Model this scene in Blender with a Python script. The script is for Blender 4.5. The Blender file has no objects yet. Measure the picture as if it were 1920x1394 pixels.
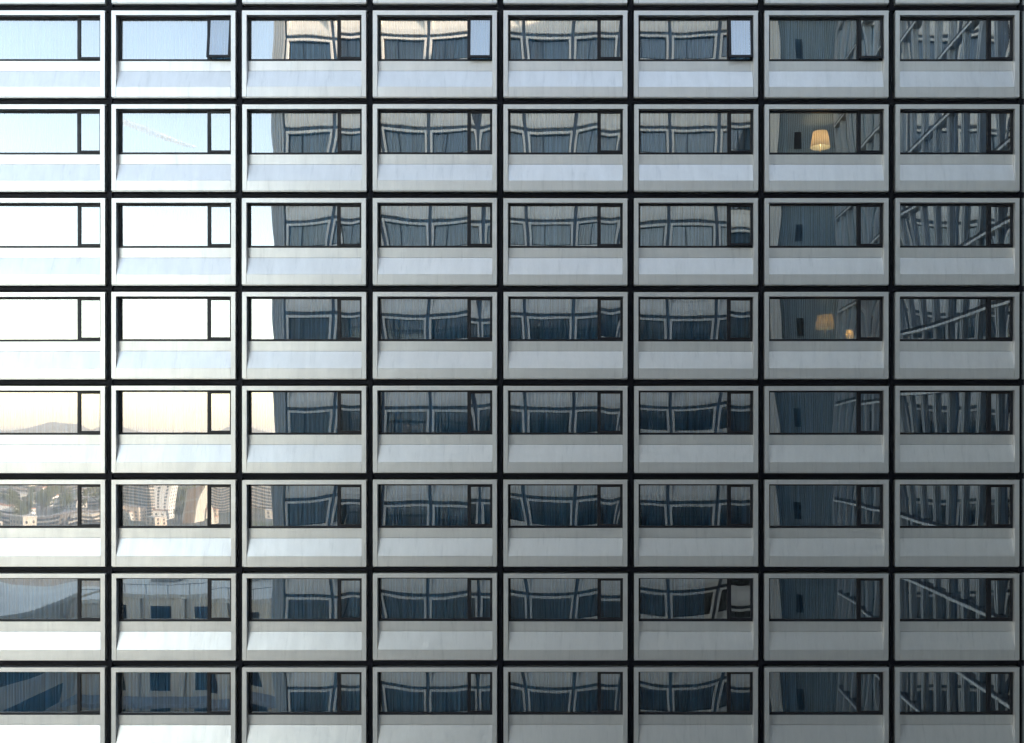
import bpy, math, random
from mathutils import Vector
random.seed(7)
sc = bpy.context.scene
COL = sc.collection
R = math.radians

# ------------------------------------------------------------------ camera, sky, sun, exposure
S = 62.86            # photograph pixels per metre on the facade plane
GZ = -35.0           # level of the city below the hotel terrace
D = 27.8             # camera to facade
ZC = 30.0            # camera height above the street
PX, PY = 1120.0, 830.0   # principal point in the photograph (shifted lens)
cam = bpy.data.cameras.new('camera')
cam.sensor_width = 36.0
cam.lens = S * 36.0 * D / 1920.0
cam.shift_x = (960.0 - PX) / 1920.0
cam.shift_y = (PY - 697.0) / 1920.0
cam.clip_start = 0.05
cam.clip_end = 30000.0
camo = bpy.data.objects.new('camera', cam)
COL.objects.link(camo)
camo.location = (0.0, -D, ZC)
camo.rotation_euler = (R(90), 0, 0)
sc.camera = camo

SUN_EL, SUN_AZ = 16.5, 75.0          # azimuth measured from +y towards +x
w = bpy.data.worlds.new('World')
sc.world = w
w.use_nodes = True
nt = w.node_tree
for n in list(nt.nodes):
    nt.nodes.remove(n)
out = nt.nodes.new('ShaderNodeOutputWorld')
bg = nt.nodes.new('ShaderNodeBackground')
sky = nt.nodes.new('ShaderNodeTexSky')
sky.sky_type = 'NISHITA'
sky.sun_disc = False
sky.sun_elevation = R(SUN_EL)
sky.sun_rotation = R(SUN_AZ)
sky.altitude = 50.0
sky.air_density = 1.0
sky.dust_density = 0.3
sky.ozone_density = 1.0
tint = nt.nodes.new('ShaderNodeMix')
tint.data_type = 'RGBA'
tint.blend_type = 'MULTIPLY'
tint.inputs[0].default_value = 1.0
tint.inputs[7].default_value = (1.17, 0.965, 0.80, 1.0)   # the camera's white balance is set for shade
nt.links.new(sky.outputs[0], tint.inputs[6])
nt.links.new(tint.outputs[2], bg.inputs[0])
bg.inputs[1].default_value = 0.15
nt.links.new(bg.outputs[0], out.inputs[0])

sl = bpy.data.lights.new('sun', 'SUN')
sl.energy = 3.0
sl.angle = R(0.5)
sl.color = (1.0, 0.86, 0.70)
so = bpy.data.objects.new('sun', sl)
COL.objects.link(so)
sd = Vector((math.sin(R(SUN_AZ)) * math.cos(R(SUN_EL)), math.cos(R(SUN_AZ)) * math.cos(R(SUN_EL)), math.sin(R(SUN_EL))))
so.rotation_euler = sd.to_track_quat('Z', 'Y').to_euler()
so.location = (60, 60, 120)

vs = sc.view_settings
vs.view_transform = 'Standard'
vs.look = 'None'
vs.gamma = 1.0
vs.use_curve_mapping = False
vs.exposure = 2.45

sc.render.engine = 'CYCLES'
cy = sc.cycles
cy.max_bounces = 12
cy.diffuse_bounces = 4
cy.glossy_bounces = 8
cy.transmission_bounces = 6
cy.transparent_max_bounces = 24
cy.caustics_reflective = False
cy.sample_clamp_indirect = 6.0


# ------------------------------------------------------------------ helpers
def at(u, v, y):
    """photograph pixel -> point at depth y (behind the facade plane y=0 when positive)"""
    k = (D + y) / (D * S)
    return Vector(((u - PX) * k, y, ZC + (PY - v) * k))


def refl(u, v, d):
    """place that is seen mirrored in the facade glass at pixel u, v and lies d metres in front of it"""
    k = (D + 0.4 + d) / (D * S)
    return Vector(((u - PX) * k, -d, ZC + (PY - v) * k))


class MB:
    def __init__(self):
        self.v, self.f, self.m = [], [], []

    def poly(self, pts, m=0):
        i = len(self.v)
        self.v += [tuple(p) for p in pts]
        self.f.append(tuple(range(i, i + len(pts))))
        self.m.append(m)

    def box(self, x0, x1, y0, y1, z0, z1, m=0):
        i = len(self.v)
        self.v += [(x0, y0, z0), (x1, y0, z0), (x1, y1, z0), (x0, y1, z0), (x0, y0, z1), (x1, y0, z1), (x1, y1, z1), (x0, y1, z1)]
        for q in ((0, 3, 2, 1), (4, 5, 6, 7), (0, 1, 5, 4), (1, 2, 6, 5), (2, 3, 7, 6), (3, 0, 4, 7)):
            self.f.append(tuple(i + k for k in q))
            self.m.append(m)
        return self

    def prism_y(self, prof, y0, y1, m=0):
        """polygon in x,z (counter-clockwise seen from -y) extruded from y0 to y1"""
        i, n = len(self.v), len(prof)
        self.v += [(x, y0, z) for x, z in prof] + [(x, y1, z) for x, z in prof]
        self.f.append(tuple(range(i, i + n)))
        self.f.append(tuple(range(i + 2 * n - 1, i + n - 1, -1)))
        self.m += [m, m]
        for k in range(n):
            a, b = i + k, i + (k + 1) % n
            self.f.append((b, a, a + n, b + n))
            self.m.append(m)
        return self

    def prism_x(self, prof, x0, x1, m=0):
        i, n = len(self.v), len(prof)
        self.v += [(x0, y, z) for y, z in prof] + [(x1, y, z) for y, z in prof]
        self.f.append(tuple(range(i + n - 1, i - 1, -1)))
        self.f.append(tuple(range(i + n, i + 2 * n)))
        self.m += [m, m]
        for k in range(n):
            a, b = i + k, i + (k + 1) % n
            self.f.append((a, b, b + n, a + n))
            self.m.append(m)
        return self

    def lathe(self, prof, n=24, cx=0, cy=0, m=0, cap=True):
        i = len(self.v)
        for r, z in prof:
            for k in range(n):
                a = 2 * math.pi * k / n
                self.v.append((cx + r * math.cos(a), cy + r * math.sin(a), z))
        for j in range(len(prof) - 1):
            for k in range(n):
                k2 = (k + 1) % n
                self.f.append((i + j * n + k, i + j * n + k2, i + (j + 1) * n + k2, i + (j + 1) * n + k))
                self.m.append(m)
        if cap:
            self.f.append(tuple(i + k for k in range(n - 1, -1, -1)))
            self.f.append(tuple(i + (len(prof) - 1) * n + k for k in range(n)))
            self.m += [m, m]
        return self

    def tube(self, a, b, r0, r1, n=6, m=0):
        a, b = Vector(a), Vector(b)
        q = (b - a).to_track_quat('Z', 'Y')
        i = len(self.v)
        for p, r in ((a, r0), (b, r1)):
            for k in range(n):
                t = 2 * math.pi * k / n
                self.v.append(tuple(p + q @ Vector((r * math.cos(t), r * math.sin(t), 0))))
        for k in range(n):
            k2 = (k + 1) % n
            self.f.append((i + k, i + k2, i + n + k2, i + n + k))
            self.m.append(m)
        self.f.append(tuple(i + n + k for k in range(n)))
        self.m.append(m)
        return self

    def mesh(self, name, mats, smooth=False):
        me = bpy.data.meshes.new(name)
        me.from_pydata(self.v, [], self.f)
        if not isinstance(mats, (list, tuple)):
            mats = [mats]
        for mt in mats:
            me.materials.append(mt)
        if len(mats) > 1:
            me.polygons.foreach_set('material_index', self.m)
        if smooth:
            me.polygons.foreach_set('use_smooth', [True] * len(me.polygons))
        me.update()
        return me


def ob(name, data, parent=None, loc=(0, 0, 0), rot=(0, 0, 0)):
    o = bpy.data.objects.new(name, data)
    COL.objects.link(o)
    o.parent = parent
    o.location = loc
    o.rotation_euler = rot
    return o


def tag(o, label=None, cat=None, group=None, kind=None):
    if label:
        o['label'] = label
    if cat:
        o['category'] = cat
    if group:
        o['group'] = group
    if kind:
        o['kind'] = kind
    return o


def newmat(name):
    m = bpy.data.materials.new(name)
    m.use_nodes = True
    t = m.node_tree
    return m, t, t.nodes['Principled BSDF'], t.nodes['Material Output']


def plain(name, col, rough=0.6, metal=0.0, noise=0.0, scale=2.0, spec=0.5, stretch=(1, 1, 1), rand=0.0, dents=0.0, streak=0.0):
    m, t, b, o = newmat(name)
    b.inputs['Base Color'].default_value = (*col, 1)
    b.inputs['Roughness'].default_value = rough
    b.inputs['Metallic'].default_value = metal
    b.inputs['Specular IOR Level'].default_value = spec
    if noise > 0 or rand > 0:
        tc = t.nodes.new('ShaderNodeTexCoord')
        mp = t.nodes.new('ShaderNodeMapping')
        mp.inputs['Scale'].default_value = stretch
        nz = t.nodes.new('ShaderNodeTexNoise')
        nz.inputs['Scale'].default_value = scale
        nz.inputs['Detail'].default_value = 6
        nz.inputs['Roughness'].default_value = 0.65
        geo = t.nodes.new('ShaderNodeNewGeometry')
        t.links.new(geo.outputs['Position'], mp.inputs[0])
        t.links.new(mp.outputs[0], nz.inputs['Vector'])
        mr = t.nodes.new('ShaderNodeMapRange')
        mr.inputs[1].default_value = 0.3
        mr.inputs[2].default_value = 0.7
        mr.inputs[3].default_value = 1 - noise
        mr.inputs[4].default_value = 1 + noise
        t.links.new(nz.outputs[0], mr.inputs[0])
        oi = t.nodes.new('ShaderNodeObjectInfo')
        mr2 = t.nodes.new('ShaderNodeMapRange')
        mr2.inputs[3].default_value = 1 - rand
        mr2.inputs[4].default_value = 1 + rand
        t.links.new(oi.outputs['Random'], mr2.inputs[0])
        mu = t.nodes.new('ShaderNodeMath')
        mu.operation = 'MULTIPLY'
        t.links.new(mr.outputs[0], mu.inputs[0])
        t.links.new(mr2.outputs[0], mu.inputs[1])
        hs = t.nodes.new('ShaderNodeVectorMath')
        hs.operation = 'SCALE'
        hs.inputs[0].default_value = col
        t.links.new(mu.outputs[0], hs.inputs['Scale'])
        t.links.new(hs.outputs[0], b.inputs['Base Color'])
        mr3 = t.nodes.new('ShaderNodeMapRange')
        mr3.inputs[1].default_value = 0.3
        mr3.inputs[2].default_value = 0.7
        mr3.inputs[3].default_value = min(1, rough + noise * 0.6)
        mr3.inputs[4].default_value = max(0.02, rough - noise * 0.6)
        t.links.new(nz.outputs[0], mr3.inputs[0])
        t.links.new(mr3.outputs[0], b.inputs['Roughness'])
    if streak > 0:
        # sparse rain streaks and grime
        mp2 = t.nodes.new('ShaderNodeMapping')
        mp2.inputs['Scale'].default_value = (7.0, 3.0, 0.7)
        t.links.new(geo.outputs['Position'], mp2.inputs[0])
        n3 = t.nodes.new('ShaderNodeTexNoise')
        n3.inputs['Scale'].default_value = 1.0
        n3.inputs['Detail'].default_value = 5
        n3.inputs['Roughness'].default_value = 0.7
        t.links.new(mp2.outputs[0], n3.inputs['Vector'])
        m5 = t.nodes.new('ShaderNodeMapRange')
        m5.inputs[1].default_value = 0.56
        m5.inputs[2].default_value = 0.78
        m5.inputs[3].default_value = 1.0
        m5.inputs[4].default_value = 1.0 - streak
        t.links.new(n3.outputs[0], m5.inputs[0])
        hs2 = t.nodes.new('ShaderNodeVectorMath')
        hs2.operation = 'SCALE'
        t.links.new(hs.outputs[0], hs2.inputs[0])
        t.links.new(m5.outputs[0], hs2.inputs['Scale'])
        t.links.new(hs2.outputs[0], b.inputs['Base Color'])
    if dents > 0:
        n2 = t.nodes.new('ShaderNodeTexNoise')
        n2.inputs['Scale'].default_value = 1.7
        n2.inputs['Detail'].default_value = 2
        t.links.new(geo.outputs['Position'], n2.inputs['Vector'])
        bp = t.nodes.new('ShaderNodeBump')
        bp.inputs['Strength'].default_value = 1.0
        bp.inputs['Distance'].default_value = dents
        t.links.new(n2.outputs[0], bp.inputs['Height'])
        t.links.new(bp.outputs[0], b.inputs['Normal'])
    return m


def glassmat(name, fac, trans, refl_col, rough=0.0):
    m, t, b, o = newmat(name)
    t.nodes.remove(b)
    tr = t.nodes.new('ShaderNodeBsdfTransparent')
    tr.inputs[0].default_value = (*trans, 1)
    gl = t.nodes.new('ShaderNodeBsdfGlossy')
    gl.inputs['Color'].default_value = (*refl_col, 1)
    gl.inputs['Roughness'].default_value = rough
    lw = t.nodes.new('ShaderNodeFresnel')
    lw.inputs[0].default_value = 1.5
    mr = t.nodes.new('ShaderNodeMapRange')
    mr.inputs[1].default_value = 0.04
    mr.inputs[2].default_value = 1.0
    mr.inputs[3].default_value = fac
    mr.inputs[4].default_value = 1.0
    t.links.new(lw.outputs[0], mr.inputs[0])
    mx = t.nodes.new('ShaderNodeMixShader')
    t.links.new(mr.outputs[0], mx.inputs[0])
    t.links.new(tr.outputs[0], mx.inputs[1])
    t.links.new(gl.outputs[0], mx.inputs[2])
    t.links.new(mx.outputs[0], o.inputs[0])
    return m


def fabric(name, col, trans, noise=0.25, through=0.35):
    m, t, b, o = newmat(name)
    t.nodes.remove(b)
    geo = t.nodes.new('ShaderNodeNewGeometry')
    mp = t.nodes.new('ShaderNodeMapping')
    mp.inputs['Scale'].default_value = (16, 16, 0.12)  # vertical streaks put the light and dark of the folds into the colour
    nz = t.nodes.new('ShaderNodeTexNoise')
    nz.inputs['Scale'].default_value = 1.0
    nz.inputs['Detail'].default_value = 3
    t.links.new(geo.outputs['Position'], mp.inputs[0])
    t.links.new(mp.outputs[0], nz.inputs['Vector'])
    mr = t.nodes.new('ShaderNodeMapRange')
    mr.inputs[1].default_value = 0.3
    mr.inputs[2].default_value = 0.7
    mr.inputs[3].default_value = 1 - noise
    mr.inputs[4].default_value = 1 + noise
    t.links.new(nz.outputs[0], mr.inputs[0])
    sc_ = t.nodes.new('ShaderNodeVectorMath')
    sc_.operation = 'SCALE'
    sc_.inputs[0].default_value = col
    t.links.new(mr.outputs[0], sc_.inputs['Scale'])
    df = t.nodes.new('ShaderNodeBsdfDiffuse')
    tl = t.nodes.new('ShaderNodeBsdfTranslucent')
    tp = t.nodes.new('ShaderNodeBsdfTransparent')
    t.links.new(sc_.outputs[0], df.inputs[0])
    t.links.new(sc_.outputs[0], tl.inputs[0])
    m1 = t.nodes.new('ShaderNodeMixShader')
    m1.inputs[0].default_value = through
    m2 = t.nodes.new('ShaderNodeMixShader')
    m2.inputs[0].default_value = trans
    t.links.new(df.outputs[0], m1.inputs[1])
    t.links.new(tl.outputs[0], m1.inputs[2])
    t.links.new(m1.outputs[0], m2.inputs[1])
    t.links.new(tp.outputs[0], m2.inputs[2])
    t.links.new(m2.outputs[0], o.inputs[0])
    return m


ALU = plain('satin_aluminium', (0.80, 0.775, 0.745), 0.44, 0.85, 0.05, 2.2, stretch=(1.6, 1, 0.3), rand=0.03, dents=0.012, streak=0.16)
ALU2 = plain('aluminium_weathered', (0.86, 0.80, 0.70), 0.5, 0.0, 0.05, 1.6, rand=0.03)
DARK = plain('black_anodised', (0.012, 0.012, 0.016), 0.45, 0.0, 0.15, 3.0, spec=0.35)
RAIL = plain('dark_rail', (0.007, 0.007, 0.011), 0.5, 0.0, 0.2, 3.0, spec=0.12)
SEAL = plain('black_gasket', (0.006, 0.006, 0.006), 0.7)
BRACKET = plain('zinc_bracket', (0.45, 0.45, 0.44), 0.45, 0.8)
GLASS = glassmat('coated_glass', 0.43, (0.60, 0.84, 0.96), (0.97, 0.97, 0.97))
GLASS2 = glassmat('opposite_glass', 0.12, (0.72, 0.78, 0.82), (0.9, 0.93, 0.95))
SHEER = fabric('sheer_curtain', (0.50, 0.74, 0.95), 0.04, 0.40, 0.12)
SHEER2 = fabric('thin_sheer_curtain', (0.48, 0.66, 0.80), 0.32, 0.30)
WINGCURT = fabric('deep_blue_curtain', (0.09, 0.16, 0.25), 0.0, 0.3)
BLUECURT = fabric('blue_grey_curtain', (0.40, 0.50, 0.58), 0.03, 0.45)
TAN = fabric('tan_drape', (0.34, 0.25, 0.18), 0.0, 0.2)
GREYCURT = fabric('grey_curtain', (0.60, 0.58, 0.53), 0.0, 0.4)
ROOM = plain('room_plaster', (0.50, 0.46, 0.40), 0.9)
SLAB = plain('concrete_slab', (0.25, 0.25, 0.25), 0.9)

# ------------------------------------------------------------------ ground and far setting
def build_ground():
    m, t, b, o = newmat('city_ground')
    geo = t.nodes.new('ShaderNodeNewGeometry')
    nz = t.nodes.new('ShaderNodeTexNoise')
    nz.inputs['Scale'].default_value = 0.012
    nz.inputs['Detail'].default_value = 8
    t.links.new(geo.outputs['Position'], nz.inputs['Vector'])
    cr = t.nodes.new('ShaderNodeValToRGB')
    e = cr.color_ramp.elements
    e[0].position = 0.35
    e[0].color = (0.045, 0.07, 0.025, 1)
    e[1].position = 0.65
    e[1].color = (0.20, 0.18, 0.15, 1)
    n2 = e.new(0.5)
    n2.color = (0.10, 0.10, 0.08, 1)
    t.links.new(nz.outputs[0], cr.inputs[0])
    t.links.new(cr.outputs[0], b.inputs['Base Color'])
    b.inputs['Roughness'].default_value = 0.9
    mb = MB()
    mb.poly([(-12000, -14000, GZ), (12000, -14000, GZ), (12000, 9000, GZ), (-12000, 9000, GZ)])
    g = ob('ground', mb.mesh('ground', m))
    tag(g, kind='structure')
    ob('terrace', MB().box(-96, 30, -94, 20, GZ + 0.004, 0.0).mesh('terrace', plain('terrace_concrete', (0.36, 0.35, 0.33), 0.85, 0, 0.12, 0.3)))['kind'] = 'structure'
    # paved courtyard between the wings
    mb = MB()
    mb.poly([(-40, -60, 0.004), (14.3, -60, 0.004), (14.3, 0.2, 0.004), (-40, 0.2, 0.004)])
    tag(ob('courtyard', mb.mesh('courtyard', plain('paving', (0.42, 0.41, 0.39), 0.85, 0, 0.15, 0.8))), kind='structure')


def build_hills():
    m, t, b, o = newmat('wooded_hill')
    geo = t.nodes.new('ShaderNodeNewGeometry')
    nz = t.nodes.new('ShaderNodeTexNoise')
    nz.inputs['Scale'].default_value = 0.03
    nz.inputs['Detail'].default_value = 8
    nz.inputs['Roughness'].default_value = 0.8
    t.links.new(geo.outputs['Position'], nz.inputs['Vector'])
    cr = t.nodes.new('ShaderNodeValToRGB')
    e = cr.color_ramp.elements
    e[0].position = 0.4
    e[0].color = (0.05, 0.065, 0.03, 1)
    e[1].position = 0.62
    e[1].color = (0.30, 0.25, 0.19, 1)
    t.links.new(nz.outputs[0], cr.inputs[0])
    t.links.new(cr.outputs[0], b.inputs['Base Color'])
    b.inputs['Roughness'].default_value = 1.0
    rnd = random.Random(3)
    ph = [rnd.uniform(0, 6.28) for _ in range(12)]

    def hgt(x):
        h = 110 + 5 * math.sin(x * 0.0016 + ph[0]) + 5 * math.sin(x * 0.0041 + ph[1]) + 5 * math.sin(x * 0.011 + ph[2]) + 4 * math.sin(x * 0.027 + ph[3]) + 2.5 * math.sin(x * 0.06 + ph[4])
        return h
    xs = [-9000 + 40 * i for i in range(451)]
    ys = [-2300, -2500, -2750, -3000, -3250, -3500, -3900, -4400]
    ks = [0, 0.25, 0.55, 0.85, 1.0, 0.95, 0.7, 0]
    v = []
    for j, y in enumerate(ys):
        for i, x in enumerate(xs):
            n = 1 + 0.10 * math.sin(x * 0.013 + j * 1.7) + 0.05 * math.sin(x * 0.041 + j)
            v.append((x, y, GZ + max(0.0, hgt(x) * ks[j] * (n if 0 < j < 7 else 1))))
    f = []
    n = len(xs)
    for j in range(len(ys) - 1):
        for i in range(n - 1):
            f.append((j * n + i, (j + 1) * n + i, (j + 1) * n + i + 1, j * n + i + 1))
    me = bpy.data.meshes.new('hills')
    me.from_pydata(v, [], f)
    me.materials.append(m)
    me.polygons.foreach_set('use_smooth', [True] * len(f))
    tag(ob('hills', me), kind='structure')


build_ground()
build_hills()

# ------------------------------------------------------------------ hotel facade
PW, PH = 245.0 / S, 176.0 / S          # unit pitch
UW, UH = 232.4 / S, 161.6 / S          # unit size
FW = 0.132                             # face width of the surround
TOP = 59.0                             # roof height of the opposite wing
WTOP = 60.2                            # roof height of the finned side wing
HTOP = 46.0                            # unseen roof height of the hotel block, kept low to let skylight in
COLS = list(range(0, 9))               # 0 lies left of the frame
ROWS = list(range(0, 10))              # 0 shows only its lower edge, 9 lies below the frame


def unit_x(c):
    return (-36.0 + 245.0 * (c - 1) + 116.2 - PX) / S


def unit_top(r):
    return ZC + (PY - (20.0 + 176.0 * (r - 1))) / S


def surround_mesh(W, H, name):
    g, f, d = 0.004, FW, 0.25
    h = W / 2
    mb = MB()
    mb.prism_y([(-h + f, -f), (h - f, -f), (h, 0), (-h, 0)], 0, d)
    mb.prism_y([(-h, -H), (-h + f, -H), (-h + f, -f - g), (-h, -g)], 0, d)
    mb.prism_y([(h - f, -H), (h, -H), (h, -g), (h - f, -f - g)], 0, d)
    # drip edge under the unit
    mb.box(-h + 0.01, h - 0.01, 0.03, d, -H - 0.025, -H - 0.003)
    return mb.mesh(name, ALU)


def spandrel_meshes(W, H, name):
    q = W / 2 - FW - 0.007
    z0, z1, z2 = -1.455, -1.752, -2.276
    d1 = 0.14
    up = MB().prism_x([(d1, z1 + 0.004), (d1 + 0.05, z1 + 0.004), (d1 + 0.05, z0), (d1, z0)], -q, q).mesh(name + '_upper', ALU)
    s = MB().prism_x([(0.006, z2), (0.056, z2), (d1 + 0.05, z1 - 0.004), (d1 - 0.002, z1 - 0.004)], -q, q).mesh(name + '_slope', ALU)
    lo = MB().prism_x([(0.004, -H), (0.05, -H), (0.05, z2 - 0.003), (0.004, z2 - 0.003)], -q, q).mesh(name + '_lower', ALU)
    return up, s, lo


def winframe_mesh(W, xm0, xm1, name):
    q = W / 2 - FW - 0.001
    mb = MB()
    y0, y1 = 0.145, 0.235
    zt, zb = -FW - 0.002, -1.452
    mb.box(-q, -q + 0.055, y0, y1, zb, zt)
    mb.box(q - 0.055, q, y0, y1, zb, zt)
    mb.box(-q + 0.055, q - 0.055, y0 + 0.002, y1, zt - 0.042, zt)
    mb.box(-q + 0.055, q - 0.055, y0 + 0.002, y1, zb, zb + 0.062)
    return mb.mesh(name, DARK)


def post_mesh(x0, x1, name):
    return MB().box(x0, x1, 0.141, 0.234, -1.389, -0.177).mesh(name, DARK)


def pane_mesh(x0, x1, z0, z1, nx, nz, rnd, amp, name, mat, tilt=0.0012):
    """slightly warped sheet of glass, thickness left to the shader; bends of a few millimetres"""
    cx, cz = (x0 + x1) / 2, (z0 + z1) / 2
    hx, hz = (x1 - x0) / 2, (z1 - z0) / 2
    a = amp * rnd.gauss(1.0, 0.55) * (1 if rnd.random() < 0.88 else -0.6)
    b = amp * rnd.gauss(0, 0.35)
    c = amp * rnd.gauss(0.1, 0.4)
    e = amp * rnd.gauss(0, 0.3)
    g = amp * rnd.gauss(0, 0.25)
    off = rnd.uniform(-0.45, 0.45)
    tx, tz = rnd.gauss(0, tilt), rnd.gauss(0, tilt)
    p1, p2 = rnd.uniform(0, 6.28), rnd.uniform(0, 6.28)
    v, f = [], []
    for j in range(nz + 1):
        z = z0 + (z1 - z0) * j / nz
        for i in range(nx + 1):
            x = x0 + (x1 - x0) * i / nx
            u, w_ = (x - cx) / hx, (z - cz) / hz
            us = u - off * 0.5
            h = a * us * us * (z - cz) + b * (1 - u * u) * (1 - w_ * w_) * 0.4 + c * w_ * w_ * 0.25 + e * u ** 3 * 0.35 + g * u * w_ * w_ * 0.4
            h += amp * 0.03 * math.sin(u * 7 + p1) * math.cos(w_ * 3 + p2)
            h += tx * (x - cx) + tz * (z - cz)
            v.append((x, -h, z))
    for j in range(nz):
        for i in range(nx):
            k = j * (nx + 1) + i
            f.append((k, k + 1, k + nx + 2, k + nx + 1))
    me = bpy.data.meshes.new(name)
    me.from_pydata(v, [], f)
    me.materials.append(mat)
    me.polygons.foreach_set('use_smooth', [True] * len(f))
    me.update()
    return me


def sash_mesh(x0, x1, z0, z1, name):
    """frame of the opening light; origin on its top hinge"""
    w_ = 0.062
    mb = MB()
    mb.box(x0, x0 + w_, 0, 0.06, z0, z1)
    mb.box(x1 - w_, x1, 0, 0.06, z0, z1)
    mb.box(x0 + w_, x1 - w_, 0.002, 0.06, z1 - w_, z1)
    mb.box(x0 + w_, x1 - w_, 0.002, 0.06, z0, z0 + w_)
    mb.box((x0 + x1) / 2 - 0.05, (x0 + x1) / 2 + 0.05, 0.06, 0.085, z0 + 0.01, z0 + 0.045)
    return mb.mesh(name, DARK)


def curtain_mesh(x0, x1, z0, z1, rnd, name, mat, pitch=0.10, amp=0.035, nz=2):
    v, f = [], []
    n = max(6, int((x1 - x0) / (pitch / 6)))
    ph = rnd.uniform(0, 6.28)
    pos = []
    x = x0
    phs = ph
    for i in range(n + 1):
        x = x0 + (x1 - x0) * i / n
        k = 1 + 0.35 * math.sin(x * 2.3 + ph) + 0.2 * math.sin(x * 5.1 + 2 * ph)
        phs += 2 * math.pi * (x1 - x0) / n / (pitch * k)
        pos.append((x, amp * math.sin(phs) + amp * 0.35 * math.sin(phs * 0.37 + 1)))
    for j in range(nz + 1):
        t = j / nz
        z = z1 + (z0 - z1) * t
        for x, y in pos:
            v.append((x + 0.012 * t * math.sin(x * 4 + ph), y * (0.7 + 0.5 * t), z))
    for j in range(nz):
        for i in range(n):
            k = j * (n + 1) + i
            f.append((k, k + n + 1, k + n + 2, k + 1))
    me = bpy.data.meshes.new(name)
    me.from_pydata(v, [], f)
    me.materials.append(mat)
    me.polygons.foreach_set('use_smooth', [True] * len(f))
    me.update()
    return me


# opening lights: degrees of tilt, bottom outwards
OPEN = {(1, 2): 6.5, (1, 4): 5.3, (1, 6): 6.5, (3, 6): 3.25, (1, 7): 3.0, (4, 4): 0.35, (7, 6): 0.5}
LAMP_OPEN = {(2, 7)}


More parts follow.
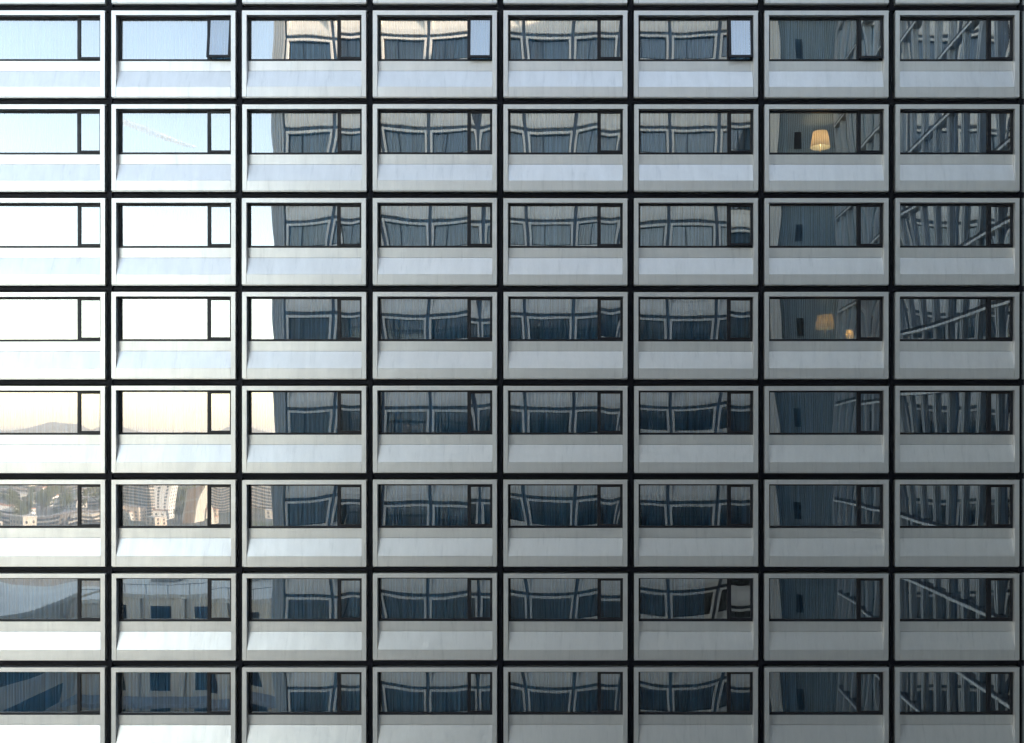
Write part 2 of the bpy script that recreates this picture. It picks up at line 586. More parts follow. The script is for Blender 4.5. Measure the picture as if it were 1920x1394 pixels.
def build_hotel():
    rnd = random.Random(11)
    hotel = ob('hotel_building', None, loc=(0, 0, 0))
    tag(hotel, 'hotel facade of pale aluminium window units in a black grid with mirroring glass', 'building')
    su = surround_mesh(UW, UH, 'surround')
    up, sl_, lo = spandrel_meshes(UW, UH, 'spandrel')
    wf = winframe_mesh(UW, 0.95, 1.055, 'window_frame')
    po = post_mesh(0.952, 1.052, 'window_post')
    sx0, sx1, sz0, sz1 = 0.995, 1.697, -1.398, -0.162
    sa = sash_mesh(sx0, sx1, sz0 + 0.162, sz1 + 0.162, 'sash')
    for r in ROWS:
        for c in COLS:
            x, z = unit_x(c), unit_top(r)
            u = ob('window_unit', su, hotel, (x + rnd.gauss(0, 0.003), rnd.gauss(0, 0.003), z + rnd.gauss(0, 0.003)), (0, rnd.gauss(0, 0.0006), 0))
            ob('upper_panel', up, u)
            ob('sloped_panel', sl_, u)
            ob('lower_panel', lo, u)
            ob('window_frame', wf, u)
            ob('post', po, u)
            pm = pane_mesh(-1.70, 0.975, -1.41, -0.15, 30, 14, rnd, 0.0029, 'pane', GLASS)
            ob('pane', pm, u, (0, 0.205, 0))
            t = OPEN.get((r, c), 0.0) + rnd.gauss(0, 0.06)
            s = ob('sash', sa, u, (0, 0.118 if not (r, c) in OPEN else 0.100, -0.162), (R(-t), 0, 0))
            if (r, c) in OPEN:
                s['label'] = 'opening light tilted outwards at its lower edge'
            sp = pane_mesh(sx0 + 0.05, sx1 - 0.05, sz0 + 0.162 + 0.05, -0.05, 8, 12, rnd, 0.0012, 'sash_pane', GLASS, 0.002)
            q = ob('sash_pane', sp, u, (0, s.location.y, -0.162), (R(-t), 0, 0))
            q.location.y += 0.03 * math.cos(R(t))
            q.location.z += -0.0
    # black grid behind the units
    x0, x1 = unit_x(0) - PW / 2, unit_x(8) + PW / 2
    zt, zb = unit_top(0) + 0.11, unit_top(9) - UH - 0.11
    vr = MB().box(-0.045, 0.045, 0.10, 0.30, zb, zt).mesh('vertical_rail', RAIL)
    for c in range(0, 10):
        ob('vertical_rail', vr, hotel, (unit_x(0) - PW / 2 + c * PW, 0, 0))
    hr = MB().box(-PW / 2 + 0.0451, PW / 2 - 0.0451, 0.125, 0.30, -0.05, 0.05).mesh('horizontal_rail', RAIL)
    nd = MB().box(-0.075, 0.075, 0.085, 0.20, -0.085, 0.085).mesh('grid_node', RAIL)
    br = MB().box(-0.012, 0.012, 0.0, 0.05, -0.014, 0.014).mesh('bracket', BRACKET)
    for r in range(0, 11):
        zz = unit_top(0) + (PH - UH) / 2 - r * PH
        for c in COLS:
            ob('horizontal_rail', hr, hotel, (unit_x(c), 0, zz))
        for c in range(0, 10):
            xx = unit_x(0) - PW / 2 + c * PW
            ob('grid_node', nd, hotel, (xx, 0, zz))
            ob('bracket', br, hotel, (xx + 0.118, 0.02, zz + 0.095))
            ob('bracket', br, hotel, (xx - 0.088, 0.02, zz - 0.130))
    # membrane behind the joints: strips between the openings
    for c in range(0, 10):
        xx = unit_x(0) - PW / 2 + c * PW
        ob('joint_backing', MB().box(-0.30, 0.30, 0.262, 0.31, zb, zt).mesh('joint_backing', SEAL), hotel, (xx, 0, 0))
    for r in range(0, 11):
        zz = unit_top(0) + (PH - UH) / 2 - r * PH
        ob('joint_backing', MB().box(x0, x1, 0.312, 0.34, zz - 0.20, zz + 1.22).mesh('joint_backing', SEAL), hotel, (0, 0, 0))
    # floors, party walls and the corridor wall behind the rooms
    for r in range(0, 11):
        zz = unit_top(0) + (PH - UH) / 2 - r * PH
        ob('floor_slab', MB().box(x0, x1, 0.345, 4.2, zz - 0.11, zz + 0.11).mesh('floor_slab', SLAB), hotel)
    for c in range(0, 10):
        xx = unit_x(0) - PW / 2 + c * PW
        ob('party_wall', MB().box(-0.09, 0.09, 0.345, 4.2, zb, zt).mesh('party_wall', ROOM), hotel, (xx, 0, 0))
    ob('corridor_wall', MB().box(x0, x1, 4.2, 4.4, zb, zt).mesh('corridor_wall', ROOM), hotel)
    # the rest of the block, out of frame; left end shaped for the light
    b = MB()
    b.box(-37, 14.39, 4.42, 17, 0, HTOP)
    b.box(-37, 14.39, 0.3, 4.41, zt + 0.01, HTOP)
    b.box(-37, 14.39, 0.3, 4.41, 0, zb - 0.01)
    b.box(-37, x0 - 0.01, 0.3, 4.41, zb - 0.01, zt + 0.01)
    b.box(x1 + 0.01, 14.39, 0.1, 4.41, zb - 0.01, zt + 0.01)
    ob('building_body', b.mesh('building_body', plain('body_cladding', (0.55, 0.55, 0.54), 0.6, 0.3, 0.08)), hotel)
    # curtains, one behind each window
    variants = [curtain_mesh(-1.78, 1.78, -1.95, -0.02, rnd, 'sheer_curtain', SHEER, pitch=rnd.uniform(0.085, 0.12)) for _ in range(8)]
    blue_l = curtain_mesh(-1.78, -1.08, -1.95, -0.02, rnd, 'drawn_curtain', BLUECURT2, pitch=0.09)
    blue_r = curtain_mesh(0.78, 1.78, -1.95, -0.02, rnd, 'drawn_curtain', BLUECURT2, pitch=0.08)
    thin = curtain_mesh(-1.78, 1.78, -1.95, -0.02, rnd, 'sheer_curtain', SHEER2, pitch=0.1)
    ordn = ['topmost', 'first', 'second', 'third', 'fourth', 'fifth', 'sixth', 'seventh', 'eighth']
    for r in range(0, 9):
        for c in range(1, 9):
            loc = (unit_x(c), 0.40, unit_top(r))
            rowtxt = 'cut-off top row' if r == 0 else ordn[r] + ' full row from the top'
            if (r, c) in LAMP_OPEN:
                k = ob('drawn_curtain', blue_l, None, loc)
                tag(k, 'blue grey curtain gathered left of the glowing lamp in an uncurtained window', 'curtain', 'curtains in the hotel windows')
                k = ob('drawn_curtain', blue_r, None, loc)
                tag(k, 'blue grey curtain gathered right of the glowing lamp in an uncurtained window', 'curtain', 'curtains in the hotel windows')
                continue
            if (r, c) == (7, 6):
                k = ob('sheer_curtain', curtain_mesh(-1.78, 0.30, -1.95, -0.02, rnd, 'sheer_curtain', SHEER, pitch=0.09), None, loc)
                tag(k, 'half drawn blue curtain leaving the right of its window dark, sixth column', 'curtain', 'curtains in the hotel windows')
                continue
            k = ob('sheer_curtain', thin if (r, c) == (4, 7) else rnd.choice(variants), None, loc)
            tag(k, 'sheer pleated curtain behind window %s from the left, %s' % (ordn[c], rowtxt), 'curtain', 'curtains in the hotel windows')
    return hotel


BLUECURT2 = fabric('blue_sheer', (0.55, 0.64, 0.72), 0.12, 0.3)
build_hotel()


# ------------------------------------------------------------------ lamps in the rooms
def build_lamp(u, v_top, v_bot, wid, y, power, label, tlabel):
    top, bot = at(u, v_top, y).z, at(u, v_bot, y).z
    x = at(u, v_bot, y).x
    rb = wid / 2 / S * (D + y) / D
    rt = rb * 0.74
    floor_z = None
    for r in range(0, 11):
        zz = unit_top(0) + (PH - UH) / 2 - r * PH + 0.11
        if zz < bot and (floor_z is None or zz > floor_z):
            floor_z = zz
    m, t, b, o = newmat('lamp_shade_lit')
    t.nodes.remove(b)
    tl = t.nodes.new('ShaderNodeBsdfTranslucent')
    tl.inputs[0].default_value = (0.40, 0.25, 0.12, 1)
    df = t.nodes.new('ShaderNodeBsdfDiffuse')
    df.inputs[0].default_value = (0.8, 0.68, 0.5, 1)
    em = t.nodes.new('ShaderNodeEmission')
    em.inputs[0].default_value = (1.0, 0.55, 0.20, 1)
    em.inputs[1].default_value = 0.045
    mx = t.nodes.new('ShaderNodeMixShader')
    mx.inputs[0].default_value = 0.4
    ad = t.nodes.new('ShaderNodeAddShader')
    t.links.new(tl.outputs[0], mx.inputs[1])
    t.links.new(df.outputs[0], mx.inputs[2])
    t.links.new(mx.outputs[0], ad.inputs[0])
    t.links.new(em.outputs[0], ad.inputs[1])
    t.links.new(ad.outputs[0], o.inputs[0])
    table_z = bot - 0.42
    lamp = ob('table_lamp', None, None, (x, y, table_z))
    tag(lamp, label, 'lamp', 'lit table lamps')
    h0, h1 = bot - table_z, top - table_z
    ob('lamp_shade', MB().lathe([(rb, h0), (rb * 0.995, h0 + 0.012), (rt * 1.005, h1 - 0.012), (rt, h1)], 32, cap=False).mesh('lamp_shade', m, True), lamp)
    brass = plain('lamp_brass', (0.55, 0.42, 0.25), 0.4, 0.7)
    ob('stem', MB().lathe([(0.035, 0.02), (0.03, 0.1), (0.022, 0.2), (0.016, h0 + 0.12)], 16).mesh('stem', brass, True), lamp)
    ob('base', MB().lathe([(0.12, 0.0), (0.12, 0.015), (0.05, 0.035)], 24).mesh('base', brass), lamp)
    bl = bpy.data.lights.new('bulb', 'POINT')
    bl.energy = power
    bl.color = (1.0, 0.62, 0.30)
    bl.shadow_soft_size = 0.05
    ob('bulb', bl, lamp, (0, 0, (h0 + h1) / 2))
    wood = plain('dark_wood', (0.10, 0.06, 0.035), 0.5, 0, 0.2, 6)
    tb = ob('side_table', None, None, (x, y, floor_z))
    tag(tb, tlabel, 'table')
    th = table_z - floor_z
    ob('table_top', MB().box(-0.3, 0.3, -0.25, 0.25, th - 0.04, th - 0.001).mesh('table_top', wood), tb)
    lg = MB().box(-0.025, 0.025, -0.025, 0.025, 0, th - 0.041).mesh('leg', wood)
    for sx in (-0.26, 0.26):
        for sy in (-0.21, 0.21):
            ob('leg', lg, tb, (sx, sy, 0))


build_lamp(1538, 248, 277, 37, 1.3, 2.8, 'glowing table lamp with cream cone shade in the uncurtained window', 'small wooden table under the glowing lamp in the uncurtained window')
build_lamp(1547, 591, 617, 37, 1.1, 2.2, 'glowing table lamp seen through a sheer curtain two rows below the uncurtained one', 'small wooden table under the larger lamp behind the sheer curtain')
build_lamp(1593, 619, 634, 16, 1.5, 2.0, 'small glowing lamp low behind the sheer curtain, right of a larger lamp', 'small wooden table under the little lamp behind the sheer curtain')


# ------------------------------------------------------------------ the opposite wing, seen mirrored in the glass
EO = 28.0
OPW, OPH = 2.90, 2.81


def build_opposite():
    rnd = random.Random(21)
    W, H = OPW - 0.20, OPH - 0.22
    root = ob('opposite_wing', None, loc=(0, -EO, 0))
    tag(root, 'hotel wing across the courtyard mirrored in the window glass', 'building')
    X0 = -18.84
    zj = ZC + 18.93
    while zj + OPH < TOP:
        zj += OPH
    su = surround_mesh(W, H, 'opposite_surround')
    up, sl_, lo = spandrel_meshes(W, H, 'opposite_spandrel')
    for me in (su, up, sl_, lo):
        me.materials[0] = ALU2
    q = W / 2 - FW
    wf = winframe_mesh(W, 0, 0, 'opposite_frame')
    po = post_mesh(q - 0.86, q - 0.80, 'opposite_post')
    pn = MB()
    pn.poly([(-q + 0.02, 0.205, -1.41), (q - 0.02, 0.205, -1.41), (q - 0.02, 0.205, -0.15), (-q + 0.02, 0.205, -0.15)])
    pn = pn.mesh('opposite_pane', GLASS2)
    cs = []
    for mat, n in ((GREYCURT, 3), (BLUECURT, 4)):
        for _ in range(n):
            cs.append(curtain_mesh(-q - 0.05, q + 0.05, -1.6, -0.05, rnd, 'curtain', mat, pitch=rnd.uniform(0.10, 0.16), nz=1))
    half = []
    for _ in range(4):
        a = rnd.uniform(-0.3, 0.5)
        half.append((curtain_mesh(-q - 0.05, a, -1.6, -0.05, rnd, 'curtain', BLUECURT, pitch=0.12, nz=1), curtain_mesh(a + 0.15, q + 0.05, -1.6, -0.05, rnd, 'curtain', TAN if rnd.random() < 0.6 else GREYCURT, pitch=0.11, nz=1)))
    zs = []
    z = zj
    while z - OPH > 0.5:
        zs.append(z)
        z -= OPH
    zlow = z
    for z in zs:
        for k in range(10):
            u = ob('window_unit', su, root, (X0 + OPW * (k + 0.5), 0, z - 0.11), (0, 0, math.pi))
            ob('upper_panel', up, u)
            ob('sloped_panel', sl_, u)
            ob('lower_panel', lo, u)
            ob('window_frame', wf, u)
            ob('post', po, u)
            ob('pane', pn, u, rot=(rnd.gauss(0, 0.002), 0, rnd.gauss(0, 0.002)))
            if rnd.random() < 0.62:
                ob('curtain', rnd.choice(cs), u, (0, 0.36, 0))
            else:
                a, b = rnd.choice(half)
                ob('curtain', a, u, (0, 0.36, 0))
                ob('curtain', b, u, (0, 0.38, 0))
    bd = MB()  # unseen depth behind the front, extended to cast shade on the low block
    bd.box(X0 - 0.70, 10.2, -52, -0.55, 0, TOP)
    bd.box(10.21, 14.39, -52, -0.30, 0, TOP)
    ob('building_body', bd.mesh('opposite_body', plain('opposite_dark', (0.03, 0.032, 0.038), 0.7)), root)
    # joints
    vr = MB().box(-0.10, 0.10, -0.54, -0.06, zlow, TOP - 0.4).mesh('column', plain('blue_grey_column', (0.07, 0.085, 0.11), 0.5, 0, 0.1))
    for k in range(1, 11):
        ob('column', vr, root, (X0 + OPW * k, 0, 0))
    hr = MB().box(-OPW / 2 + 0.101, OPW / 2 - 0.101, -0.54, -0.10, -0.09, 0.09).mesh('joint_rail', plain('blue_grey_joint', (0.05, 0.06, 0.075), 0.5, 0, 0.1))
    for z in zs + [zlow]:
        for k in range(10):
            ob('joint_rail', hr, root, (X0 + OPW * (k + 0.5), 0, z))
    # ribbed end pier
    p = MB()
    p.box(X0 - 0.72, X0 - 0.02, -0.54, -0.03, 0, TOP)
    for i in range(5):
        xa = X0 - 0.72 + 0.14 * i
        p.box(xa + 0.012, xa + 0.125, -0.03, 0.0 + 0.004 * i, 0, TOP)
    ob('end_pier', p.mesh('end_pier', plain('pier_metal', (0.46, 0.46, 0.44), 0.55, 0.2, 0.06)), root)
    p = MB().box(10.31, 10.95, -0.54, 0.25, 0, TOP)
    ob('corner_pier', p.mesh('corner_pier', ALU2), root)
    # ribbed stair wall with one small window to each floor
    rib = plain('ribbed_grey', (0.34, 0.41, 0.43), 0.6, 0.2, 0.08)
    rw = MB()
    n = 26
    for i in range(n):
        xa = 10.96 + (14.38 - 10.96) * i / n
        rw.box(xa + 0.02, xa + (14.38 - 10.96) / n - 0.02, -0.299, -0.22, 0, TOP)
    ob('ribbed_wall', rw.mesh('ribbed_wall', rib), root)
    sw = MB().box(-0.22, 0.22, -0.29, -0.19, -0.55, 0.55).mesh('small_window', plain('dark_window', (0.01, 0.014, 0.02), 0.1))
    for z in zs:
        ob('small_window', sw, root, (12.2, 0, z - 0.72))
    # parapet
    ob('parapet', MB().box(X0 - 0.75, 14.39, -52.05, 0.02, TOP, TOP + 0.5).mesh('parapet', ALU2), root)


build_opposite()


def build_wing():
    root = ob('side_wing', None, loc=(14.4, 0, 0))
    tag(root, 'hotel wing with vertical fins at the right, mirrored in the last windows', 'building')
    ob('building_body', MB().box(0.45, 14, -41, 17, 0, WTOP).mesh('side_body', plain('side_dark', (0.02, 0.024, 0.03), 0.7)), root)
    fin_m = plain('fin_metal', (0.46, 0.48, 0.48), 0.55, 0.2, 0.06)
    fin = MB()
    fin.box(-0.06, 0.44, -0.13, -0.04, 0, WTOP)
    fin.box(-0.06, 0.44, 0.04, 0.13, 0, WTOP)
    fin.box(0.0, 0.44, -0.041, 0.041, 0, WTOP)
    fin = fin.mesh('fin', fin_m)
    pane = MB()
    pane.poly([(0.06, -0.70, 0.2), (0.06, 0.70, 0.2), (0.06, 0.70, WTOP), (0.06, -0.70, WTOP)])
    pane = pane.mesh('side_pane', GLASS2)
    rnd = random.Random(5)
    cts = []
    for _ in range(4):
        v = curtain_mesh(-0.68, 0.68, 0.2, WTOP - 0.2, rnd, 'curtain', WINGCURT, pitch=0.15, nz=1)
        cts.append(v)
    for i in range(19):
        y = -0.9 - 1.5 * i
        ob('fin', fin, root, (0, y, 0))
        if i < 18:
            ob('pane', pane, root, (0, y - 0.75, 0))
            ob('curtain', rnd.choice(cts), root, (0.25, y - 0.75, 0), (0, 0, math.pi / 2))
    band = MB().box(-0.13, 0.055, -27.6, -0.35, -0.05, 0.05).mesh('floor_band', plain('band_white', (0.60, 0.62, 0.61), 0.5, 0, 0.05))
    shad = MB().box(-0.07, 0.055, -27.6, -0.35, 0.051, 0.20).mesh('floor_shade_strip', DARK)  # raised black strip; its colour gives the shade of a recess above the band
    z = ZC + 18.93 - 2.81 * 17
    while z < WTOP:
        if z > 1:
            ob('floor_band', band, root, (0, 0, z))
            ob('floor_shade_strip', shad, root, (0, 0, z))
        z += 2.81
    ob('parapet', MB().box(-0.35, 14, -41, 17, WTOP, WTOP + 0.5).mesh('side_parapet', ALU2), root)


build_wing()

# ------------------------------------------------------------------ low blocks and the city, mirrored at the left
def low_block():
    root = ob('podium_block', None, loc=(0, 0, 0))
    tag(root, 'low beige block with dark ribbon windows and pale roof mirrored at lower left', 'building')
    beige = plain('beige_render', (0.76, 0.67, 0.53), 0.8, 0, 0.08, 0.4)
    white = plain('pale_roofing', (0.72, 0.67, 0.57), 0.7, 0, 0.10, 0.25)
    dk = plain('ribbon_glass', (0.02, 0.03, 0.045), 0.15)
    grey = plain('canopy_grey', (0.3, 0.3, 0.3), 0.7)
    y0, zt = -62.0, 15.1
    ob('wall', MB().box(-50.2, -21, -88, y0, 0, zt - 0.4).mesh('podium_wall', beige), root)
    ob('roof', MB().box(-50.2, -20.8, -88, y0 + 0.2, zt - 0.4, zt).mesh('podium_roof', white), root)
    ob('wall', MB().box(-90, -51.2, -70, -33, 0, zt - 0.4).mesh('podium_wing', beige), root)
    ob('roof', MB().box(-90, -51.0, -70.2, -32.8, zt - 0.4, zt).mesh('podium_wing_roof', white), root)
    ob('wall', MB().box(-51.19, -50.21, -70, y0 - 0.5, 0, zt - 0.6).mesh('podium_link', beige), root)
    for z in (1.5, 5.1, 8.7):
        ob('ribbon_window', MB().box(-51.3, -51.14, y0 + 1.5, -34, z, z + 1.8).mesh('ribbon_window', dk), root)
        ob('sill_band', MB().box(-51.3, -51.08, y0 + 0.5, -33.2, z - 0.35, z - 0.02).mesh('sill_band', white), root)
    sq = MB().box(-51.3, -51.14, -0.8, 0.8, 12.4, 13.8).mesh('square_window', dk)
    for i in range(6):
        ob('square_window', sq, root, (0, y0 + 4 + 4.2 * i, 0))
    x = -47.6
    while x < -23:
        for z0, z1 in ((1.2, 4.2), (5.9, 9.0), (11.3, 13.9)):
            ob('window', MB().box(x, x + 1.95, y0 - 0.1, y0 + 0.05, z0, z1).mesh('podium_window', dk), root)
            ob('window_sill', MB().box(x - 0.1, x + 2.05, y0 - 0.1, y0 + 0.12, z0 - 0.12, z0 - 0.01).mesh('podium_sill', white), root)
        ob('pier', MB().box(x + 2.9, x + 3.5, y0 - 0.1, y0 + 0.45, 0, zt - 0.42).mesh('podium_pier', beige), root)
        x += 4.4
    ob('canopy', MB().box(-50, -22, y0 + 0.46, y0 + 3.2, 5.0, 5.4).mesh('canopy', grey), root)
    rl = MB()
    for i in range(14):
        rl.box(-49.9 + 2.1 * i - 0.03, -49.9 + 2.1 * i + 0.03, y0, y0 + 0.05, zt, zt + 0.95)
    rl.box(-50, -21.5, y0, y0 + 0.05, zt + 0.9, zt + 0.97)
    ob('roof_rail', rl.mesh('roof_rail', grey), root)
    for (x, y, wx, wy, h) in ((-47, -70, 3, 2, 1.6), (-38, -73, 5, 3, 2.0), (-58, -52, 3, 4, 1.8), (-63, -60, 4, 3, 1.4)):
        ob('roof_plant', MB().box(x, x + wx, y - wy, y, zt + 0.001, zt + h).mesh('roof_plant', grey), root)


low_block()

WALLS = {}


def wallmat(col):
    if col not in WALLS:
        WALLS[col] = plain('render_%d' % len(WALLS), col, 0.85, 0, 0.08, 0.05)
    return WALLS[col]


WINM = plain('far_window', (0.06, 0.06, 0.065), 0.2)


def city_block(u0, u1, vtop, d, depth, col, style, label, rot=0.0, roofcol=(0.35, 0.30, 0.26)):
    a, b = refl(u0, vtop, d), refl(u1, vtop, d)
    wv = b.x - a.x
    H = max(6.0, a.z - GZ)
    root = ob('apartment_building', None, None, ((a.x + b.x) / 2, -d, GZ), (0, 0, rot))
    tag(root, label, 'building', 'city buildings mirrored in the glass')
    h = wv / 2
    ob('wall', MB().box(-h, h, -depth, 0, 0, H).mesh('city_wall', wallmat(col)), root)
    ob('roof', MB().box(-h - 0.3, h + 0.3, -depth - 0.3, 0.3, H, H + 0.7).mesh('city_roof', wallmat(roofcol)), root)
    fl = 3.0
    n = int(H / fl)
    if style == 'balcony':
        bm = MB().box(-h - 0.5, h + 0.5, -depth - 0.3, 1.3, -0.55, 0.6).mesh('balcony', wallmat((0.62, 0.56, 0.47)))
        wm = MB().box(-h - 0.08, h + 0.08, -depth - 0.08, 0.08, 0.61, 2.3).mesh('window_band', WINM)
        for i in range(n):
            ob('window_band', wm, root, (0, 0, i * fl))
            if i:
                ob('balcony', bm, root, (0, 0, i * fl))
    elif style == 'grid':
        k = max(2, int(wv / 4.0))
        wm = MB().box(-0.9, 0.9, -0.1, 0.06, 0.8, 2.4).mesh('window', WINM)
        cnt = 0
        for i in range(n):
            for j in range(k):
                if cnt < 160:
                    ob('window', wm, root, (-h + wv * (j + 0.5) / k, 0, i * fl))
                    cnt += 1
            for j in range(max(1, int(depth / 4.0))):
                yy = -depth * (j + 0.5) / max(1, int(depth / 4.0))
                if cnt < 200:
                    ob('window', wm, root, (-h, yy, i * fl), (0, 0, math.pi / 2))
                    ob('window', wm, root, (h, yy, i * fl), (0, 0, -math.pi / 2))
                    cnt += 2
    elif style == 'panel':
        pm = MB().box(-h + wv * 0.12, h - wv * 0.12, -0.1, 0.15, 0.4, fl * 2.6).mesh('facade_panel', wallmat((0.40, 0.27, 0.17)))
        for i in range(int(n / 3) + 1):
            if (i + 1) * fl * 3 < H + 2:
                ob('facade_panel', pm, root, (0, 0, i * fl * 3))


def build_city():
    W1, W2, BR, TN, OC = (0.72, 0.69, 0.63), (0.56, 0.53, 0.47), (0.34, 0.28, 0.22), (0.50, 0.45, 0.37), (0.54, 0.44, 0.34)
    cb = city_block
    cb(222, 274, 872, 760, 18, W2, 'balcony', 'brown balconied slab tower mirrored in the second window column', R(14))
    cb(286, 313, 880, 740, 14, W1, 'grid', 'white tower block mirrored in the second window column', R(-6))
    cb(340, 368, 926, 690, 14, TN, 'panel', 'tan block with brown facade panels mirrored in the second window column', R(8))
    cb(374, 434, 868, 860, 16, W2, 'balcony', 'wide slab with cream balconies mirrored beside the tan panelled block', R(-3))
    cb(446, 530, 862, 820, 16, OC, 'balcony', 'warm ochre slab with cream balconies mirrored next to the opposite wing', R(3))
    cb(312, 342, 928, 980, 12, W1, 'grid', 'low white house row mirrored behind the tan panelled block', 0.1, (0.70, 0.68, 0.62))
    cb(-60, 60, 932, 1050, 16, W2, 'balcony', 'long terraced block mirrored at the left edge, upper terrace', R(9))
    cb(40, 170, 921, 1130, 16, TN, 'balcony', 'long terraced block mirrored in the first window column, behind the white house', R(-6))
    cb(100, 215, 936, 900, 16, W2, 'balcony', 'terraced block with cream balconies mirrored near the first column joint', R(8))
    cb(14, 62, 950, 830, 12, W1, 'grid', 'low white house mirrored in the first window column', R(-8), (0.5, 0.25, 0.16))
    cb(-20, 130, 966, 760, 14, OC, 'balcony', 'low ochre terrace mirrored at the bottom of the first column window', R(6))
    cb(125, 215, 962, 730, 14, BR, 'grid', 'low brown block mirrored at the bottom right of the first column window', R(-4))
    cb(226, 252, 958, 700, 12, OC, 'grid', 'small brick block mirrored in front of the balconied slab tower', R(3))
    rnd = random.Random(9)
    for i in range(36):
        u = rnd.uniform(-140, 520)
        d = rnd.uniform(660, 1350)
        hgt_ = rnd.uniform(5, 10) if d < 950 else rnd.uniform(6, 15)
        v = PY + (ZC - GZ - hgt_) * D * S / (D + 0.4 + d)
        cb(u, u + rnd.uniform(9, 17) / d * 1747, v, d, rnd.uniform(9, 14), rnd.choice([W1, W1, W2, TN, OC]), rnd.choice(['grid', 'balcony', 'grid']), 'low city house among the sunlit roofs mirrored at the left', rnd.uniform(-0.5, 0.5), rnd.choice([(0.42, 0.22, 0.14), (0.50, 0.46, 0.40), (0.36, 0.24, 0.18)]))
    for i in range(26):
        u = -100 + rnd.uniform(0, 620)
        d = rnd.uniform(1400, 2200)
        cb(u, u + rnd.uniform(12, 40), rnd.uniform(858, 878), d, 20, rnd.choice([W1, W2, TN, OC]), 'balcony', 'pale distant city block below the hills in the mirrored view', rnd.uniform(-0.3, 0.3), rnd.choice([(0.35, 0.22, 0.16), (0.45, 0.42, 0.38)]))


build_city()


# ------------------------------------------------------------------ trees between the houses
def tree_meshes():
    leaf = plain('autumn_foliage', (0.11, 0.115, 0.03), 0.8, 0, 0.4, 0.25, rand=0.25)
    bark = plain('bark', (0.09, 0.07, 0.05), 0.9)
    res = []
    for s in range(3):
        rnd = random.Random(40 + s)
        tr = MB()
        tr.tube((0, 0, 0), (0, 0, 4.0), 0.32, 0.2, 8)
        cen = []
        for i in range(7):
            a = rnd.uniform(0, 6.28)
            e = Vector((math.cos(a) * rnd.uniform(1.0, 2.6), math.sin(a) * rnd.uniform(1.0, 2.6), rnd.uniform(5, 9.2)))
            tr.tube((0, 0, rnd.uniform(2.6, 3.9)), e, 0.14, 0.05, 5)
            cen.append((e, rnd.uniform(1.2, 2.1)))
        cen.append((Vector((0, 0, 9.2)), 1.6))
        cr = MB()
        for e, r in cen:
            for _ in range(130):
                d = Vector((rnd.gauss(0, 1), rnd.gauss(0, 1), rnd.gauss(0, 1))).normalized() * r * rnd.uniform(0.5, 1.05)
                p = e + d
                t = Vector((rnd.gauss(0, 1), rnd.gauss(0, 1), rnd.gauss(0, 1))).normalized()
                b = t.cross(d).normalized() * 0.24 if t.cross(d).length > 1e-4 else Vector((0.24, 0, 0))
                t = t * 0.3
                cr.poly([p - t, p + b, p + t, p - b])
        res.append((tr.mesh('tree_trunk', bark), cr.mesh('tree_crown', leaf)))
    return res


def build_trees():
    rnd = random.Random(77)
    tm = tree_meshes()
    i = 0
    for (u0, u1, d0, d1, n, where) in ((-40, 215, 1150, 1420, 60, 'on the slope behind the terraced blocks'), (310, 350, 700, 1000, 16, 'beside the white tower block'), (372, 470, 900, 1200, 16, 'behind the balconied slabs'), (-20, 215, 720, 1050, 34, 'between the terraced blocks')):
        for k in range(n):
            u, d = rnd.uniform(u0, u1), rnd.uniform(d0, d1)
            p = refl(u, 900, d)
            t, c = rnd.choice(tm)
            sc_ = rnd.uniform(0.9, 1.7)
            root = ob('tree', None, None, (p.x, p.y, GZ), (0, 0, rnd.uniform(0, 6.28)))
            root.scale = (sc_ * 1.2, sc_ * 1.2, sc_)
            tag(root, 'olive green tree mirrored %s' % where, 'tree', 'trees mirrored ' + where)
            ob('trunk', t, root)
            ob('crown', c, root)
            i += 1


build_trees()


# radio mast on the mirrored hill
def build_mast():
    p = refl(419, 790, 3200)
    root = ob('radio_mast', None, None, (p.x, p.y, 60))
    tag(root, 'thin radio mast on the mirrored hill, second window column', 'mast')
    h = refl(419, 772, 3200).z - 60
    m = plain('mast_steel', (0.25, 0.22, 0.2), 0.5)
    lt = MB()
    for k in range(3):
        a = 2.094 * k
        lt.tube((3 * math.cos(a), 3 * math.sin(a), 0), (0.6 * math.cos(a), 0.6 * math.sin(a), h), 0.5, 0.3, 5)
    ob('lattice', lt.mesh('lattice', m), root)
    ob('antenna', MB().tube((0, 0, h), (0, 0, h + 9), 0.4, 0.15, 5).mesh('antenna', m), root)


build_mast()


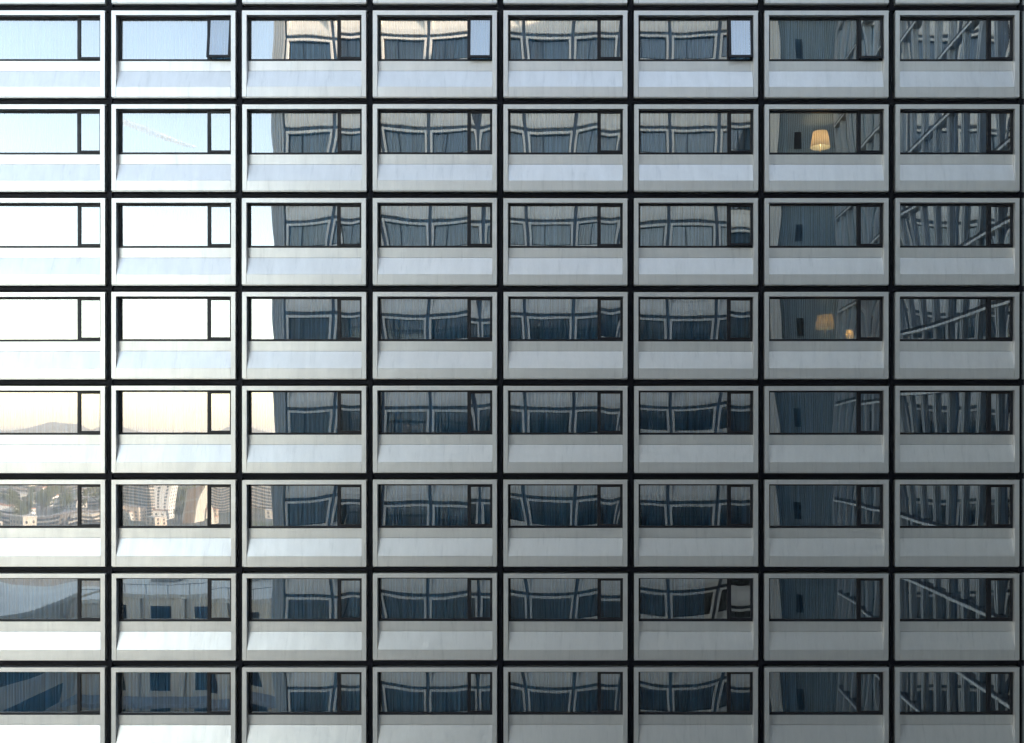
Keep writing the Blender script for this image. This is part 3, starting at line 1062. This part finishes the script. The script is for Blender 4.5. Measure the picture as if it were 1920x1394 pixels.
# contrail high in the mirrored sky
def build_contrail():
    m, t, b, o = newmat('ice_cloud')
    t.nodes.remove(b)
    df = t.nodes.new('ShaderNodeBsdfDiffuse')
    df.inputs[0].default_value = (0.82, 0.91, 1.0, 1)
    tl = t.nodes.new('ShaderNodeBsdfTranslucent')
    tl.inputs[0].default_value = (0.82, 0.91, 1.0, 1)
    tp = t.nodes.new('ShaderNodeBsdfTransparent')
    m1 = t.nodes.new('ShaderNodeMixShader')
    t.links.new(df.outputs[0], m1.inputs[1])
    t.links.new(tl.outputs[0], m1.inputs[2])
    geo = t.nodes.new('ShaderNodeNewGeometry')
    nz = t.nodes.new('ShaderNodeTexNoise')
    nz.inputs['Scale'].default_value = 0.012
    nz.inputs['Detail'].default_value = 2
    t.links.new(geo.outputs['Position'], nz.inputs['Vector'])
    lw = t.nodes.new('ShaderNodeLayerWeight')
    lw.inputs[0].default_value = 0.5
    inv = t.nodes.new('ShaderNodeMath')
    inv.operation = 'SUBTRACT'
    inv.inputs[0].default_value = 1.0
    t.links.new(lw.outputs['Facing'], inv.inputs[1])
    mu = t.nodes.new('ShaderNodeMath')
    mu.operation = 'MULTIPLY'
    t.links.new(inv.outputs[0], mu.inputs[0])
    t.links.new(nz.outputs[0], mu.inputs[1])
    m2 = t.nodes.new('ShaderNodeMixShader')
    t.links.new(mu.outputs[0], m2.inputs[0])
    t.links.new(tp.outputs[0], m2.inputs[1])
    t.links.new(m1.outputs[0], m2.inputs[2])
    t.links.new(m2.outputs[0], o.inputs[0])
    d = 4200.0
    a, b_ = refl(196, 219, d), refl(372, 279, d)
    v, f = [], []
    n, k = 60, 14
    rnd = random.Random(1)
    for i in range(n + 1):
        s = i / n
        p = a.lerp(b_, s)
        r = 17 * (math.sin(math.pi * min(1, s * 0.8 + 0.18)) ** 0.6 + 0.05) * rnd.uniform(0.95, 1.05) * (1.0 if s < 0.97 else 0.4)
        for j in range(k):
            an = 2 * math.pi * j / k
            v.append((p.x, p.y + r * math.cos(an), p.z + r * math.sin(an) * rnd.uniform(0.96, 1.04)))
    for i in range(n):
        for j in range(k):
            j2 = (j + 1) % k
            f.append((i * k + j, i * k + j2, (i + 1) * k + j2, (i + 1) * k + j))
    me = bpy.data.meshes.new('contrail')
    me.from_pydata(v, [], f)
    me.materials.append(m)
    me.polygons.foreach_set('use_smooth', [True] * len(f))
    tag(ob('contrail', me), 'faint white vapour trail mirrored in the second window of its row', 'cloud')


build_contrail()


# ------------------------------------------------------------------ thin autumn haze over the city
def build_haze():
    m, t, b, o = newmat('haze')
    t.nodes.remove(b)
    pv = t.nodes.new('ShaderNodeVolumePrincipled')
    pv.inputs['Color'].default_value = (0.95, 0.95, 0.95, 1)
    pv.inputs['Density'].default_value = 0.0003
    pv.inputs['Anisotropy'].default_value = 0.0
    t.links.new(pv.outputs[0], o.inputs['Volume'])
    h = ob('haze', MB().box(-11900, 11900, -13900, 8900, GZ - 1.0, 135.0).mesh('haze', m))
    tag(h, kind='stuff')


build_haze()
